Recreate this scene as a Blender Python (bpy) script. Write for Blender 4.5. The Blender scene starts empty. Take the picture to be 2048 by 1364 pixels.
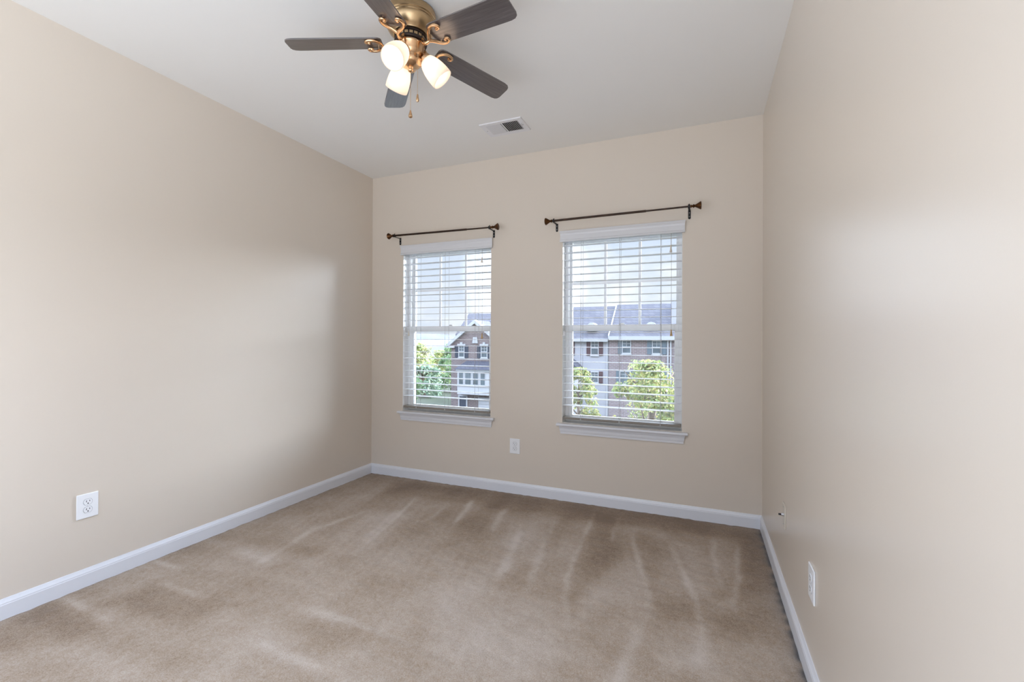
import bpy, math, random
import numpy as np
from mathutils import Vector, Matrix

random.seed(7)
S = bpy.context.scene
COL = S.collection

# ------------------------------------------------------------------ measures (metres)
XL, XR = -2.840, 0.372          # left / right wall faces
YB, YF = 3.413, -0.45           # window wall face / rear end of the room
H = 2.74                        # ceiling height
CAM_Z = 1.237

# ------------------------------------------------------------------ camera
cam_d = bpy.data.cameras.new('camera')
cam = bpy.data.objects.new('camera', cam_d)
COL.objects.link(cam)
cam_d.sensor_fit = 'HORIZONTAL'
cam_d.sensor_width = 36.0
cam_d.lens = 36.0 * 909.24 / 2048
cam_d.shift_y = -4.74 / 2048
cam_d.clip_start = 0.02
cam_d.clip_end = 5000
M = (Matrix.Rotation(math.radians(22.6407), 4, 'Z') @ Matrix.Rotation(math.radians(90 + 0.2069), 4, 'X')
     @ Matrix.Rotation(math.radians(0.2590), 4, 'Z'))
M.translation = (0, 0, CAM_Z)
cam.matrix_world = M
S.camera = cam

# ------------------------------------------------------------------ view, sky, sun
S.view_settings.view_transform = 'Standard'
S.view_settings.look = 'None'
S.view_settings.exposure = 0.27
S.view_settings.gamma = 1.0
S.view_settings.use_curve_mapping = False
S.cycles.use_denoising = True
S.cycles.max_bounces = 12
S.cycles.diffuse_bounces = 8
S.cycles.glossy_bounces = 4
S.cycles.transparent_max_bounces = 24
S.cycles.sample_clamp_indirect = 6.0
S.cycles.caustics_reflective = False
S.cycles.caustics_refractive = False


def N(nt, typ, **kw):
    n = nt.nodes.new(typ)
    for k, v in kw.items():
        if k in ('operation', 'blend_type', 'data_type', 'noise_dimensions', 'layer_name', 'attribute_name',
                 'wave_type', 'bands_direction', 'wave_profile', 'interpolation_type', 'sky_type', 'clamp', 'use_clamp'):
            setattr(n, k, v)
        else:
            n.inputs[k].default_value = v
    return n


def ramp(nt, stops, fac):
    r = nt.nodes.new('ShaderNodeValToRGB')
    el = r.color_ramp.elements
    while len(el) < len(stops):
        el.new(0.5)
    for e, (p, c) in zip(el, stops):
        e.position = p
        e.color = tuple(c) + (1,) if len(c) == 3 else c
    nt.links.new(fac, r.inputs[0])
    return r.outputs[0]


SKY_BACK = 1.0                                  # strength of the unseen sky behind the house, set to light the room
SKY_TOP = 5.0
GLOW_NORTH, GLOW_EAST, GLOW_WEST = 46.0, 100.0, 46.0  # added sky glows, out of view, that light the walls through the windows
REAR_LOW_GLOW = 3.6
REAR_MID, REAR_SIDE = 0.75, 1.55
w = bpy.data.worlds.new('sky')
S.world = w
w.use_nodes = True
nt = w.node_tree
nt.nodes.clear()
tc = N(nt, 'ShaderNodeTexCoord')
sep = N(nt, 'ShaderNodeSeparateXYZ')
nt.links.new(tc.outputs['Generated'], sep.inputs[0])
grad = ramp(nt, [(0.0, (0.70, 0.77, 0.88)), (0.18, (0.66, 0.75, 0.90)), (0.5, (0.52, 0.68, 0.95)), (1.0, (0.38, 0.56, 0.90))], sep.outputs['Z'])
mp = N(nt, 'ShaderNodeMapping')
mp.inputs['Scale'].default_value = (3.0, 3.0, 7.0)
nt.links.new(tc.outputs['Generated'], mp.inputs[0])
cl = N(nt, 'ShaderNodeTexNoise', Scale=1.35, Detail=7.0, Roughness=0.58)
nt.links.new(mp.outputs[0], cl.inputs['Vector'])
cfac = ramp(nt, [(0.44, (0, 0, 0)), (0.62, (1, 1, 1))], cl.outputs['Fac'])
mixc = N(nt, 'ShaderNodeMixRGB')
nt.links.new(cfac, mixc.inputs[0])
nt.links.new(grad, mixc.inputs[1])
mixc.inputs[2].default_value = (0.90, 0.935, 1.0, 1)
bk = N(nt, 'ShaderNodeMapRange', interpolation_type='SMOOTHSTEP')
bk.inputs['From Min'].default_value = 0.05
bk.inputs['From Max'].default_value = -0.55
bk.inputs['To Min'].default_value = 1.0
bk.inputs['To Max'].default_value = SKY_BACK
nt.links.new(sep.outputs['Y'], bk.inputs['Value'])
zn = N(nt, 'ShaderNodeMapRange', interpolation_type='SMOOTHSTEP')      # strength added overhead, out of view, to light the room
zn.inputs['From Min'].default_value = 0.26
zn.inputs['From Max'].default_value = 0.50
zn.inputs['To Min'].default_value = 0.0
zn.inputs['To Max'].default_value = SKY_TOP
nt.links.new(sep.outputs['Z'], zn.inputs['Value'])
stre = N(nt, 'ShaderNodeMath', operation='ADD')
nt.links.new(bk.outputs[0], stre.inputs[0])
nt.links.new(zn.outputs[0], stre.inputs[1])


def sky_glow(az, el, inner, outer, strength, prev):
    """glow added to the sky: brighter inside a cone about one direction (az from +y towards +x)"""
    az, el = math.radians(az), math.radians(el)
    d = N(nt, 'ShaderNodeVectorMath', operation='DOT_PRODUCT')
    nt.links.new(tc.outputs['Generated'], d.inputs[0])
    d.inputs[1].default_value = (math.sin(az) * math.cos(el), math.cos(az) * math.cos(el), math.sin(el))
    m = N(nt, 'ShaderNodeMapRange', interpolation_type='SMOOTHSTEP')
    m.inputs['From Min'].default_value = math.cos(math.radians(outer))
    m.inputs['From Max'].default_value = math.cos(math.radians(inner))
    m.inputs['To Max'].default_value = strength
    nt.links.new(d.outputs['Value'], m.inputs['Value'])
    a_ = N(nt, 'ShaderNodeMath', operation='ADD')
    nt.links.new(prev, a_.inputs[0])
    nt.links.new(m.outputs[0], a_.inputs[1])
    return a_.outputs[0]


total = sky_glow(26, 15, 7, 17, GLOW_NORTH, stre.outputs[0])
total = sky_glow(69, 14, 8, 18, GLOW_EAST, total)
total = sky_glow(-66, 14, 10, 26, GLOW_WEST, total)
total = sky_glow(-21, 8, 3.5, 8.5, 1.5, total)          # bright cumulus between the windows, glow added for the right wall's sheen
total = sky_glow(46, 9, 4.0, 10.0, 2.6, total)  # added glow for the left wall's sheen
bg = N(nt, 'ShaderNodeBackground')
nt.links.new(mixc.outputs[0], bg.inputs['Color'])
gy = N(nt, 'ShaderNodeMapRange', interpolation_type='SMOOTHSTEP')      # unseen glow added below the rear horizon to light the ceiling
gy.inputs['From Min'].default_value = 0.02
gy.inputs['From Max'].default_value = -0.25
gy.inputs['To Max'].default_value = REAR_LOW_GLOW
nt.links.new(sep.outputs['Z'], gy.inputs['Value'])
gb = N(nt, 'ShaderNodeMapRange', interpolation_type='SMOOTHSTEP')
gb.inputs['From Min'].default_value = 0.05
gb.inputs['From Max'].default_value = -0.25
nt.links.new(sep.outputs['Y'], gb.inputs['Value'])
gm = N(nt, 'ShaderNodeMath', operation='MULTIPLY_ADD')
nt.links.new(gy.outputs[0], gm.inputs[0])
nt.links.new(gb.outputs[0], gm.inputs[1])
nt.links.new(total, gm.inputs[2])
# weighting added to the rear glow, stronger sideways, to brighten the side walls
ax = N(nt, 'ShaderNodeMath', operation='ABSOLUTE')
nt.links.new(sep.outputs['X'], ax.inputs[0])
sd = N(nt, 'ShaderNodeMapRange', interpolation_type='SMOOTHSTEP')
sd.inputs['From Min'].default_value = 0.45
sd.inputs['From Max'].default_value = 0.80
sd.inputs['To Min'].default_value = REAR_MID - 1
sd.inputs['To Max'].default_value = REAR_SIDE - 1
nt.links.new(ax.outputs[0], sd.inputs['Value'])
sm = N(nt, 'ShaderNodeMath', operation='MULTIPLY_ADD')      # 1 in front, the side factor behind
nt.links.new(sd.outputs[0], sm.inputs[0])
nt.links.new(gb.outputs[0], sm.inputs[1])
sm.inputs[2].default_value = 1.0
fin = N(nt, 'ShaderNodeMath', operation='MULTIPLY')
nt.links.new(gm.outputs[0], fin.inputs[0])
nt.links.new(sm.outputs[0], fin.inputs[1])
nt.links.new(fin.outputs[0], bg.inputs['Strength'])
wo = N(nt, 'ShaderNodeOutputWorld')
nt.links.new(bg.outputs[0], wo.inputs['Surface'])

sun_d = bpy.data.lights.new('sun', 'SUN')
sun_d.energy = 1.6
sun_d.angle = math.radians(1.5)
sun_d.color = (1.0, 0.95, 0.86)
sun = bpy.data.objects.new('sun', sun_d)
COL.objects.link(sun)
sun.location = (20, -4, 25)
sun.rotation_euler = Vector((-0.78, 0.06, -0.62)).to_track_quat('-Z', 'Y').to_euler()

BULB_STRENGTH = 8.0
SHADE_STRENGTH = 0.28


# ------------------------------------------------------------------ materials
def material(name):
    m = bpy.data.materials.new(name)
    m.use_nodes = True
    nt = m.node_tree
    return m, nt, nt.nodes['Principled BSDF']


def plain(name, col, rough=0.5, metal=0.0, spec=0.5, bump=0.0, bscale=200.0, vary=0.0, vscale=8.0, emit=None, estr=0.0):
    m, nt, b = material(name)
    b.inputs['Base Color'].default_value = tuple(col) + (1,)
    b.inputs['Roughness'].default_value = rough
    b.inputs['Metallic'].default_value = metal
    b.inputs['Specular IOR Level'].default_value = spec
    if emit:
        b.inputs['Emission Color'].default_value = tuple(emit) + (1,)
        b.inputs['Emission Strength'].default_value = estr
    tc = N(nt, 'ShaderNodeTexCoord')
    if vary:
        n = N(nt, 'ShaderNodeTexNoise', Scale=vscale, Detail=3.0)
        nt.links.new(tc.outputs['Object'], n.inputs['Vector'])
        c = ramp(nt, [(0.3, [x * (1 - vary) for x in col]), (0.7, [min(1, x * (1 + vary)) for x in col])], n.outputs['Fac'])
        nt.links.new(c, b.inputs['Base Color'])
    if bump:
        n = N(nt, 'ShaderNodeTexNoise', Scale=bscale, Detail=2.0)
        nt.links.new(tc.outputs['Object'], n.inputs['Vector'])
        bp = N(nt, 'ShaderNodeBump', Strength=bump, Distance=0.002)
        nt.links.new(n.outputs['Fac'], bp.inputs['Height'])
        nt.links.new(bp.outputs[0], b.inputs['Normal'])
    return m


WALL = plain('beige_satin_paint', (0.645, 0.577, 0.497), rough=0.28, spec=0.5, bump=0.03, bscale=260)
CEIL = plain('ceiling_paint', (0.775, 0.768, 0.748), rough=0.75, spec=0.3, bump=0.05, bscale=300)
TRIM = plain('white_trim_paint', (0.68, 0.69, 0.725), rough=0.35, spec=0.5)
VINYL = plain('white_vinyl', (0.90, 0.90, 0.89), rough=0.4)
SLAT = plain('white_slat', (0.80, 0.81, 0.83), rough=0.45)
VALANCE = plain('white_valance', (0.64, 0.645, 0.665), rough=0.4)
CORDM = plain('backlit_cord', (0.46, 0.46, 0.46), rough=0.8)  # cords are white; their backlit shade is put into this grey
TASSEL = plain('ivory_tassel', (0.66, 0.61, 0.54), rough=0.5)
WOODT = plain('tan_tassel', (0.48, 0.33, 0.16), rough=0.5)
PLATE = plain('white_plastic', (0.80, 0.81, 0.83), rough=0.3)
PLATEB = plain('almond_plastic', (0.62, 0.57, 0.49), rough=0.35)
DARK = plain('dark_slot', (0.02, 0.02, 0.022), rough=0.7)
VENTM = plain('white_enamel', (0.72, 0.72, 0.74), rough=0.4)
BRONZE = plain('oil_rubbed_bronze', (0.035, 0.018, 0.010), rough=0.32, metal=0.6, vary=0.3, vscale=30)
BRONZEG = plain('golden_bronze', (0.085, 0.036, 0.012), rough=0.28, metal=0.85, vary=0.4, vscale=40)
BLACKM = plain('black_metal', (0.012, 0.011, 0.011), rough=0.4, metal=0.3)
STEEL = plain('steel', (0.55, 0.55, 0.56), rough=0.3, metal=1.0)
BRASS = plain('antique_brass', (0.66, 0.43, 0.25), rough=0.24, metal=1.0, vary=0.12, vscale=20)
BRASSB = plain('brushed_brass', (0.52, 0.37, 0.21), rough=0.30, metal=1.0, vary=0.10, vscale=14)
FLY = plain('dark_flywheel', (0.02, 0.013, 0.012), rough=0.45, metal=0.3)
BULB = plain('lit_bulb', (1, 1, 1), rough=0.4, emit=(1.0, 0.86, 0.70), estr=BULB_STRENGTH)

# frosted glass shade: lit from inside, glows itself
SHADE, _nt, _b = material('frosted_glass_shade')
_b.inputs['Base Color'].default_value = (0.62, 0.57, 0.52, 1)
_b.inputs['Roughness'].default_value = 0.35
_b.inputs['Emission Color'].default_value = (1.0, 0.84, 0.70, 1)
_b.inputs['Emission Strength'].default_value = SHADE_STRENGTH
_t = N(_nt, 'ShaderNodeBsdfTranslucent')
_t.inputs['Color'].default_value = (0.92, 0.84, 0.76, 1)
_m = N(_nt, 'ShaderNodeMixShader')
_m.inputs[0].default_value = 0.5
_nt.links.new(_b.outputs[0], _m.inputs[1])
_nt.links.new(_t.outputs[0], _m.inputs[2])
_nt.links.new(_m.outputs[0], _nt.nodes['Material Output'].inputs['Surface'])

# window glass: clear pane with a faint Fresnel reflection
GLASS = bpy.data.materials.new('window_glass')
GLASS.use_nodes = True
nt = GLASS.node_tree
nt.nodes.clear()
fr = N(nt, 'ShaderNodeFresnel', IOR=1.45)
tr = N(nt, 'ShaderNodeBsdfTransparent')
tr.inputs['Color'].default_value = (0.97, 0.98, 0.98, 1)
gl = N(nt, 'ShaderNodeBsdfGlossy', Roughness=0.02)
mx = N(nt, 'ShaderNodeMixShader')
ou = N(nt, 'ShaderNodeOutputMaterial')
nt.links.new(fr.outputs[0], mx.inputs[0])
nt.links.new(tr.outputs[0], mx.inputs[1])
nt.links.new(gl.outputs[0], mx.inputs[2])
nt.links.new(mx.outputs[0], ou.inputs['Surface'])

# dark walnut fan blade with lengthwise grain (blades are built along local x)
WOOD, nt, b = material('walnut_blade')
tc = N(nt, 'ShaderNodeTexCoord')
mp = N(nt, 'ShaderNodeMapping')
mp.inputs['Scale'].default_value = (4, 90, 90)
nt.links.new(tc.outputs['Object'], mp.inputs[0])
n = N(nt, 'ShaderNodeTexNoise', Scale=1.6, Detail=6.0, Roughness=0.65)
nt.links.new(mp.outputs[0], n.inputs['Vector'])
nt.links.new(ramp(nt, [(0.3, (0.040, 0.032, 0.033)), (0.5, (0.072, 0.060, 0.060)), (0.72, (0.120, 0.102, 0.102))], n.outputs['Fac']), b.inputs['Base Color'])
b.inputs['Roughness'].default_value = 0.30
b.inputs['Specular IOR Level'].default_value = 0.8
b.inputs['Coat Weight'].default_value = 1.0
b.inputs['Coat IOR'].default_value = 1.6
b.inputs['Coat Roughness'].default_value = 0.14

# carpet: cut pile brushed by a vacuum; the nap is stored per vertex
CARPET, nt, b = material('beige_carpet')
tc = N(nt, 'ShaderNodeTexCoord')
nap = N(nt, 'ShaderNodeAttribute', attribute_name='nap')
soil = N(nt, 'ShaderNodeAttribute', attribute_name='soil')
big = N(nt, 'ShaderNodeTexNoise', Scale=5.0, Detail=5.0, Roughness=0.6)
mid = N(nt, 'ShaderNodeTexNoise', Scale=45.0, Detail=3.0, Roughness=0.6)
fine = N(nt, 'ShaderNodeTexNoise', Scale=210.0, Detail=3.0, Roughness=0.75)
for q in (big, mid, fine):
    nt.links.new(tc.outputs['Object'], q.inputs['Vector'])


def addm(nt, a, bb, op='ADD'):
    n = N(nt, 'ShaderNodeMath', operation=op)
    for i, v in enumerate((a, bb)):
        if isinstance(v, (int, float)):
            n.inputs[i].default_value = v
        else:
            nt.links.new(v, n.inputs[i])
    return n.outputs[0]


f1 = addm(nt, addm(nt, big.outputs['Fac'], -0.5), 0.55, 'MULTIPLY')
f2 = addm(nt, addm(nt, mid.outputs['Fac'], -0.5), 0.45, 'MULTIPLY')
f3 = addm(nt, addm(nt, fine.outputs['Fac'], -0.5), 1.25, 'MULTIPLY')
tot = addm(nt, addm(nt, addm(nt, nap.outputs['Fac'], f1), f2), f3)
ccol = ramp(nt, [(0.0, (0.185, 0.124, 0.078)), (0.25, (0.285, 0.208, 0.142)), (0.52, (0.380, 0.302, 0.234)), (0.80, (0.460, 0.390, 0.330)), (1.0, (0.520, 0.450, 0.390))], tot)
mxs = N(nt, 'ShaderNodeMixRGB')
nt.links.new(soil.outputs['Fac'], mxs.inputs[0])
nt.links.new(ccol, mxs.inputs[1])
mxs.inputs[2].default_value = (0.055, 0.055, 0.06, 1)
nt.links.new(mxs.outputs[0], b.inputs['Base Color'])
b.inputs['Roughness'].default_value = 0.95
b.inputs['Specular IOR Level'].default_value = 0.15
b.inputs['Sheen Weight'].default_value = 0.15
bp = N(nt, 'ShaderNodeBump', Strength=0.6, Distance=0.004)
nt.links.new(fine.outputs['Fac'], bp.inputs['Height'])
nt.links.new(bp.outputs[0], b.inputs['Normal'])


def facade_xz(nt):
    tc = N(nt, 'ShaderNodeTexCoord')
    s = N(nt, 'ShaderNodeSeparateXYZ')
    c = N(nt, 'ShaderNodeCombineXYZ')
    nt.links.new(tc.outputs['Object'], s.inputs[0])
    sx = addm(nt, s.outputs['X'], s.outputs['Y'])
    nt.links.new(sx, c.inputs['X'])
    nt.links.new(s.outputs['Z'], c.inputs['Y'])
    return c.outputs[0], s


def brick_mat(name, c1, c2, mortar, scale, bw=0.5, rh=0.16, ms=0.014):
    m, nt, b = material(name)
    v, _ = facade_xz(nt)
    t = N(nt, 'ShaderNodeTexBrick', Scale=scale)
    t.inputs['Color1'].default_value = c1 + (1,)
    t.inputs['Color2'].default_value = c2 + (1,)
    t.inputs['Mortar'].default_value = mortar + (1,)
    t.inputs['Mortar Size'].default_value = ms
    t.inputs['Brick Width'].default_value = bw
    t.inputs['Row Height'].default_value = rh
    nt.links.new(v, t.inputs['Vector'])
    nt.links.new(t.outputs['Color'], b.inputs['Base Color'])
    b.inputs['Roughness'].default_value = 0.9
    return m


BRICK = brick_mat('red_brown_brick', (0.215, 0.155, 0.152), (0.28, 0.205, 0.20), (0.36, 0.33, 0.34), 1.0, 0.42, 0.145, 0.018)
BRICKD = brick_mat('dark_brown_brick', (0.17, 0.120, 0.115), (0.22, 0.165, 0.158), (0.28, 0.255, 0.26), 1.0, 0.42, 0.145, 0.018)
SHINGLE = brick_mat('grey_shingle', (0.10, 0.098, 0.115), (0.135, 0.13, 0.148), (0.078, 0.076, 0.092), 1.0, 0.6, 0.28, 0.03)
SHINGLED = brick_mat('dark_slate_shingle', (0.055, 0.06, 0.085), (0.08, 0.085, 0.11), (0.04, 0.04, 0.06), 1.0, 0.5, 0.22, 0.03)
SIDING, nt, b = material('pale_lap_siding')
v, s = facade_xz(nt)
fr_ = addm(nt, addm(nt, s.outputs['Z'], 6.0, 'MULTIPLY'), 1.0, 'FRACT')
nt.links.new(ramp(nt, [(0.0, (0.30, 0.29, 0.32)), (0.14, (0.42, 0.41, 0.44)), (1.0, (0.45, 0.44, 0.47))], fr_), b.inputs['Base Color'])
b.inputs['Roughness'].default_value = 0.7
XTRIM = plain('exterior_white_trim', (0.50, 0.50, 0.52), rough=0.6)
MAROON = plain('maroon_shutter', (0.085, 0.035, 0.040), rough=0.6)
BLUEG = plain('blue_grey_shutter', (0.15, 0.19, 0.225), rough=0.6)
NAVY = plain('slate_blue_shutter', (0.04, 0.055, 0.085), rough=0.6)
PANE = plain('exterior_pane', (0.10, 0.13, 0.15), rough=0.08, spec=0.8, vary=0.35, vscale=1.3)
ASPHALT = plain('asphalt', (0.07, 0.07, 0.078), rough=0.9, vary=0.15, vscale=0.8)
LAWN = plain('lawn', (0.022, 0.033, 0.012), rough=0.95, vary=0.3, vscale=1.2)
HILLM = plain('distant_woods', (0.070, 0.088, 0.130), rough=1.0, vary=0.22, vscale=0.03)  # blue haze of distance is put into the colour
BARK = plain('bark', (0.14, 0.10, 0.075), rough=0.9, vary=0.3, vscale=12)


def leaf_mat(name, stops):
    m, nt, b = material(name)
    g = N(nt, 'ShaderNodeNewGeometry')
    c = ramp(nt, stops, g.outputs['Random Per Island'])
    nt.links.new(c, b.inputs['Base Color'])
    b.inputs['Roughness'].default_value = 0.6
    t = N(nt, 'ShaderNodeBsdfTranslucent')
    nt.links.new(c, t.inputs['Color'])
    mx = N(nt, 'ShaderNodeMixShader')
    mx.inputs[0].default_value = 0.4
    o = nt.nodes['Material Output']
    nt.links.new(b.outputs[0], mx.inputs[1])
    nt.links.new(t.outputs[0], mx.inputs[2])
    nt.links.new(mx.outputs[0], o.inputs['Surface'])
    return m


LEAFY = leaf_mat('yellow_green_leaves', [(0.0, (0.150, 0.210, 0.070)), (0.45, (0.250, 0.300, 0.100)), (0.8, (0.360, 0.350, 0.120)), (1.0, (0.400, 0.310, 0.120))])
LEAFA = leaf_mat('autumn_green_leaves', [(0.0, (0.230, 0.324, 0.135)), (0.5, (0.378, 0.446, 0.189)), (0.85, (0.527, 0.499, 0.230)), (1.0, (0.581, 0.419, 0.243))])
LEAFG = leaf_mat('green_leaves', [(0.0, (0.121, 0.223, 0.101)), (0.6, (0.216, 0.338, 0.162)), (1.0, (0.338, 0.419, 0.203))])
LEAFD = leaf_mat('blue_green_leaves', [(0.0, (0.108, 0.182, 0.121)), (0.6, (0.189, 0.270, 0.189)), (1.0, (0.297, 0.365, 0.230))])


# ------------------------------------------------------------------ mesh builder
class MB:
    def __init__(self):
        self.v, self.f, self.m = [], [], []

    def add(self, vs, fs, mi=0, T=None):
        o = len(self.v)
        for p in vs:
            self.v.append(tuple(T @ Vector(p)) if T is not None else tuple(p))
        for f in fs:
            self.f.append([o + i for i in f])
            self.m.append(mi)
        return self

    def box(self, x0, x1, y0, y1, z0, z1, mi=0, T=None):
        vs = [(x, y, z) for z in (z0, z1) for y in (y0, y1) for x in (x0, x1)]
        fs = [(0, 2, 3, 1), (4, 5, 7, 6), (0, 1, 5, 4), (2, 6, 7, 3), (0, 4, 6, 2), (1, 3, 7, 5)]
        return self.add(vs, fs, mi, T)

    def lathe(self, prof, seg=32, T=None, mi=0):
        """profile of (radius, z) turned about z; radius 0 closes an end"""
        vs, rings = [], []
        for r, z in prof:
            if r < 1e-6:
                rings.append([len(vs)])
                vs.append((0, 0, z))
            else:
                rings.append(list(range(len(vs), len(vs) + seg)))
                vs += [(r * math.cos(2 * math.pi * i / seg), r * math.sin(2 * math.pi * i / seg), z) for i in range(seg)]
        fs = []
        for a, c in zip(rings, rings[1:]):
            for i in range(seg):
                j = (i + 1) % seg
                if len(a) == 1 and len(c) == 1:
                    continue
                if len(a) == 1:
                    fs.append((a[0], c[j], c[i]))
                elif len(c) == 1:
                    fs.append((a[i], a[j], c[0]))
                else:
                    fs.append((a[i], a[j], c[j], c[i]))
        return self.add(vs, fs, mi, T)

    def tube(self, pts, rad, seg=10, T=None, mi=0, flat=1.0):
        pts = [Vector(p) for p in pts]
        n = len(pts)
        rad = rad if isinstance(rad, (list, tuple)) else [rad] * n
        vs, fs = [], []
        up = None
        for i, p in enumerate(pts):
            t = (pts[min(i + 1, n - 1)] - pts[max(i - 1, 0)]).normalized()
            if up is None:
                up = Vector((0, 0, 1)) if abs(t.z) < 0.9 else Vector((0, 1, 0))
            a = t.cross(up).normalized()
            u = a.cross(t).normalized()
            up = u
            for k in range(seg):
                q = 2 * math.pi * k / seg
                vs.append(p + (a * math.cos(q) + u * math.sin(q) * flat) * rad[i])
        for i in range(n - 1):
            for k in range(seg):
                j = (k + 1) % seg
                fs.append((i * seg + k, i * seg + j, (i + 1) * seg + j, (i + 1) * seg + k))
        fs.append(tuple(reversed(range(seg))))
        fs.append(tuple(range((n - 1) * seg, n * seg)))
        return self.add(vs, fs, mi, T)

    def prism(self, poly, a0, a1, axes='xyz', T=None, mi=0):
        """poly in the first two named axes, extruded along the third from a0 to a1"""
        idx = ['xyz'.index(c) for c in axes]
        n = len(poly)
        vs = []
        for a in (a0, a1):
            for (p, q) in poly:
                v = [0, 0, 0]
                v[idx[0]], v[idx[1]], v[idx[2]] = p, q, a
                vs.append(v)
        fs = [tuple(range(n)), tuple(reversed(range(n, 2 * n)))]
        for i in range(n):
            j = (i + 1) % n
            fs.append((i, i + n, j + n, j))
        return self.add(vs, fs, mi, T)

    def build(self, name, mats, parent=None, smooth=False, bevel=0.0, loc=None, fix=True):
        me = bpy.data.meshes.new(name)
        me.from_pydata([tuple(p) for p in self.v], [], self.f)
        mats = mats if isinstance(mats, (list, tuple)) else [mats]
        for q in mats:
            me.materials.append(q)
        me.polygons.foreach_set('material_index', self.m)
        if fix:
            import bmesh
            bm = bmesh.new()
            bm.from_mesh(me)
            bmesh.ops.recalc_face_normals(bm, faces=bm.faces)
            bm.to_mesh(me)
            bm.free()
        if smooth:
            me.polygons.foreach_set('use_smooth', [True] * len(me.polygons))
        me.update()
        o = bpy.data.objects.new(name, me)
        COL.objects.link(o)
        if parent:
            o.parent = parent
        if loc:
            o.location = loc
        if bevel:
            bv = o.modifiers.new('bevel', 'BEVEL')
            bv.width = bevel
            bv.segments = 3
            bv.limit_method = 'ANGLE'
            bv.angle_limit = math.radians(40)
        if smooth or bevel:
            if bevel and not smooth:
                me.polygons.foreach_set('use_smooth', [True] * len(me.polygons))
            es = o.modifiers.new('sharp', 'EDGE_SPLIT') if smooth == 'split' else None
            if es:
                es.split_angle = math.radians(35)
            if bevel:
                wn = o.modifiers.new('wn', 'WEIGHTED_NORMAL')
                wn.keep_sharp = True
        return o


def thing(name, label, cat, loc=(0, 0, 0), rz=0.0, group=None, kind=None):
    o = bpy.data.objects.new(name, None)
    o.empty_display_size = 0.1
    COL.objects.link(o)
    o.location = loc
    o.rotation_euler = (0, 0, rz)
    if label:
        o['label'] = label
    if cat:
        o['category'] = cat
    if group:
        o['group'] = group
    if kind:
        o['kind'] = kind
    return o


def tag(o, label=None, cat=None, group=None, kind=None):
    for k, v in (('label', label), ('category', cat), ('group', group), ('kind', kind)):
        if v:
            o[k] = v
    return o


def structure(o, label=None):
    o['kind'] = 'structure'
    if label:
        o['label'] = label
    return o


# ------------------------------------------------------------------ room shell
WINS = [(-2.490, -1.615), (-0.998, -0.127)]     # clear openings in the window wall
WZ0, WZ1 = 0.600, 2.060
T_ = 0.20


def wall_with_openings():
    mb = MB()
    xs = [XL - T_, XL, WINS[0][0], WINS[0][1], WINS[1][0], WINS[1][1], XR, XR + T_]
    zs = [0, WZ0, WZ1, H]
    for i in range(len(xs) - 1):
        for j in range(3):
            if j == 1 and i in (2, 4):
                continue
            x0, x1, z0, z1 = xs[i], xs[i + 1], zs[j], zs[j + 1]
            mb.add([(x0, YB, z0), (x1, YB, z0), (x1, YB, z1), (x0, YB, z1)], [(0, 1, 2, 3)])
            mb.add([(x0, YB + T_, z0), (x0, YB + T_, z1), (x1, YB + T_, z1), (x1, YB + T_, z0)], [(0, 1, 2, 3)], 1)
    for x0, x1 in WINS:                          # painted drywall returns
        y0, y1 = YB, YB + T_
        mb.add([(x0, y0, WZ0), (x0, y1, WZ0), (x0, y1, WZ1), (x0, y0, WZ1)], [(0, 1, 2, 3)], 2)
        mb.add([(x1, y0, WZ0), (x1, y0, WZ1), (x1, y1, WZ1), (x1, y1, WZ0)], [(0, 1, 2, 3)], 2)
        mb.add([(x0, y0, WZ1), (x0, y1, WZ1), (x1, y1, WZ1), (x1, y0, WZ1)], [(0, 1, 2, 3)], 2)
        mb.add([(x0, y0, WZ0), (x1, y0, WZ0), (x1, y1, WZ0), (x0, y1, WZ0)], [(0, 1, 2, 3)], 2)
    a, c = XL - T_, XR + T_
    for z, fl in ((0, 0), (H, 1)):
        mb.add([(a, YB, z), (c, YB, z), (c, YB + T_, z), (a, YB + T_, z)], [(0, 1, 2, 3)])
    for x in (a, c):
        mb.add([(x, YB, 0), (x, YB + T_, 0), (x, YB + T_, H), (x, YB, H)], [(0, 1, 2, 3)])
    return mb


structure(wall_with_openings().build('wall_back', [WALL, SIDING, VINYL], fix=False), 'beige wall with the two windows')
structure(MB().box(XL - T_, XL, YF, YB, 0, H).build('wall_left', WALL), 'long beige wall on the left')
structure(MB().box(XR, XR + T_, YF, YB, 0, H).build('wall_right', WALL), 'beige wall on the right with a sheen from the window')
structure(MB().box(XL - T_, XR + T_, YF, YB + T_, H, H + 0.25).build('ceiling', CEIL), 'off-white ceiling')

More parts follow.
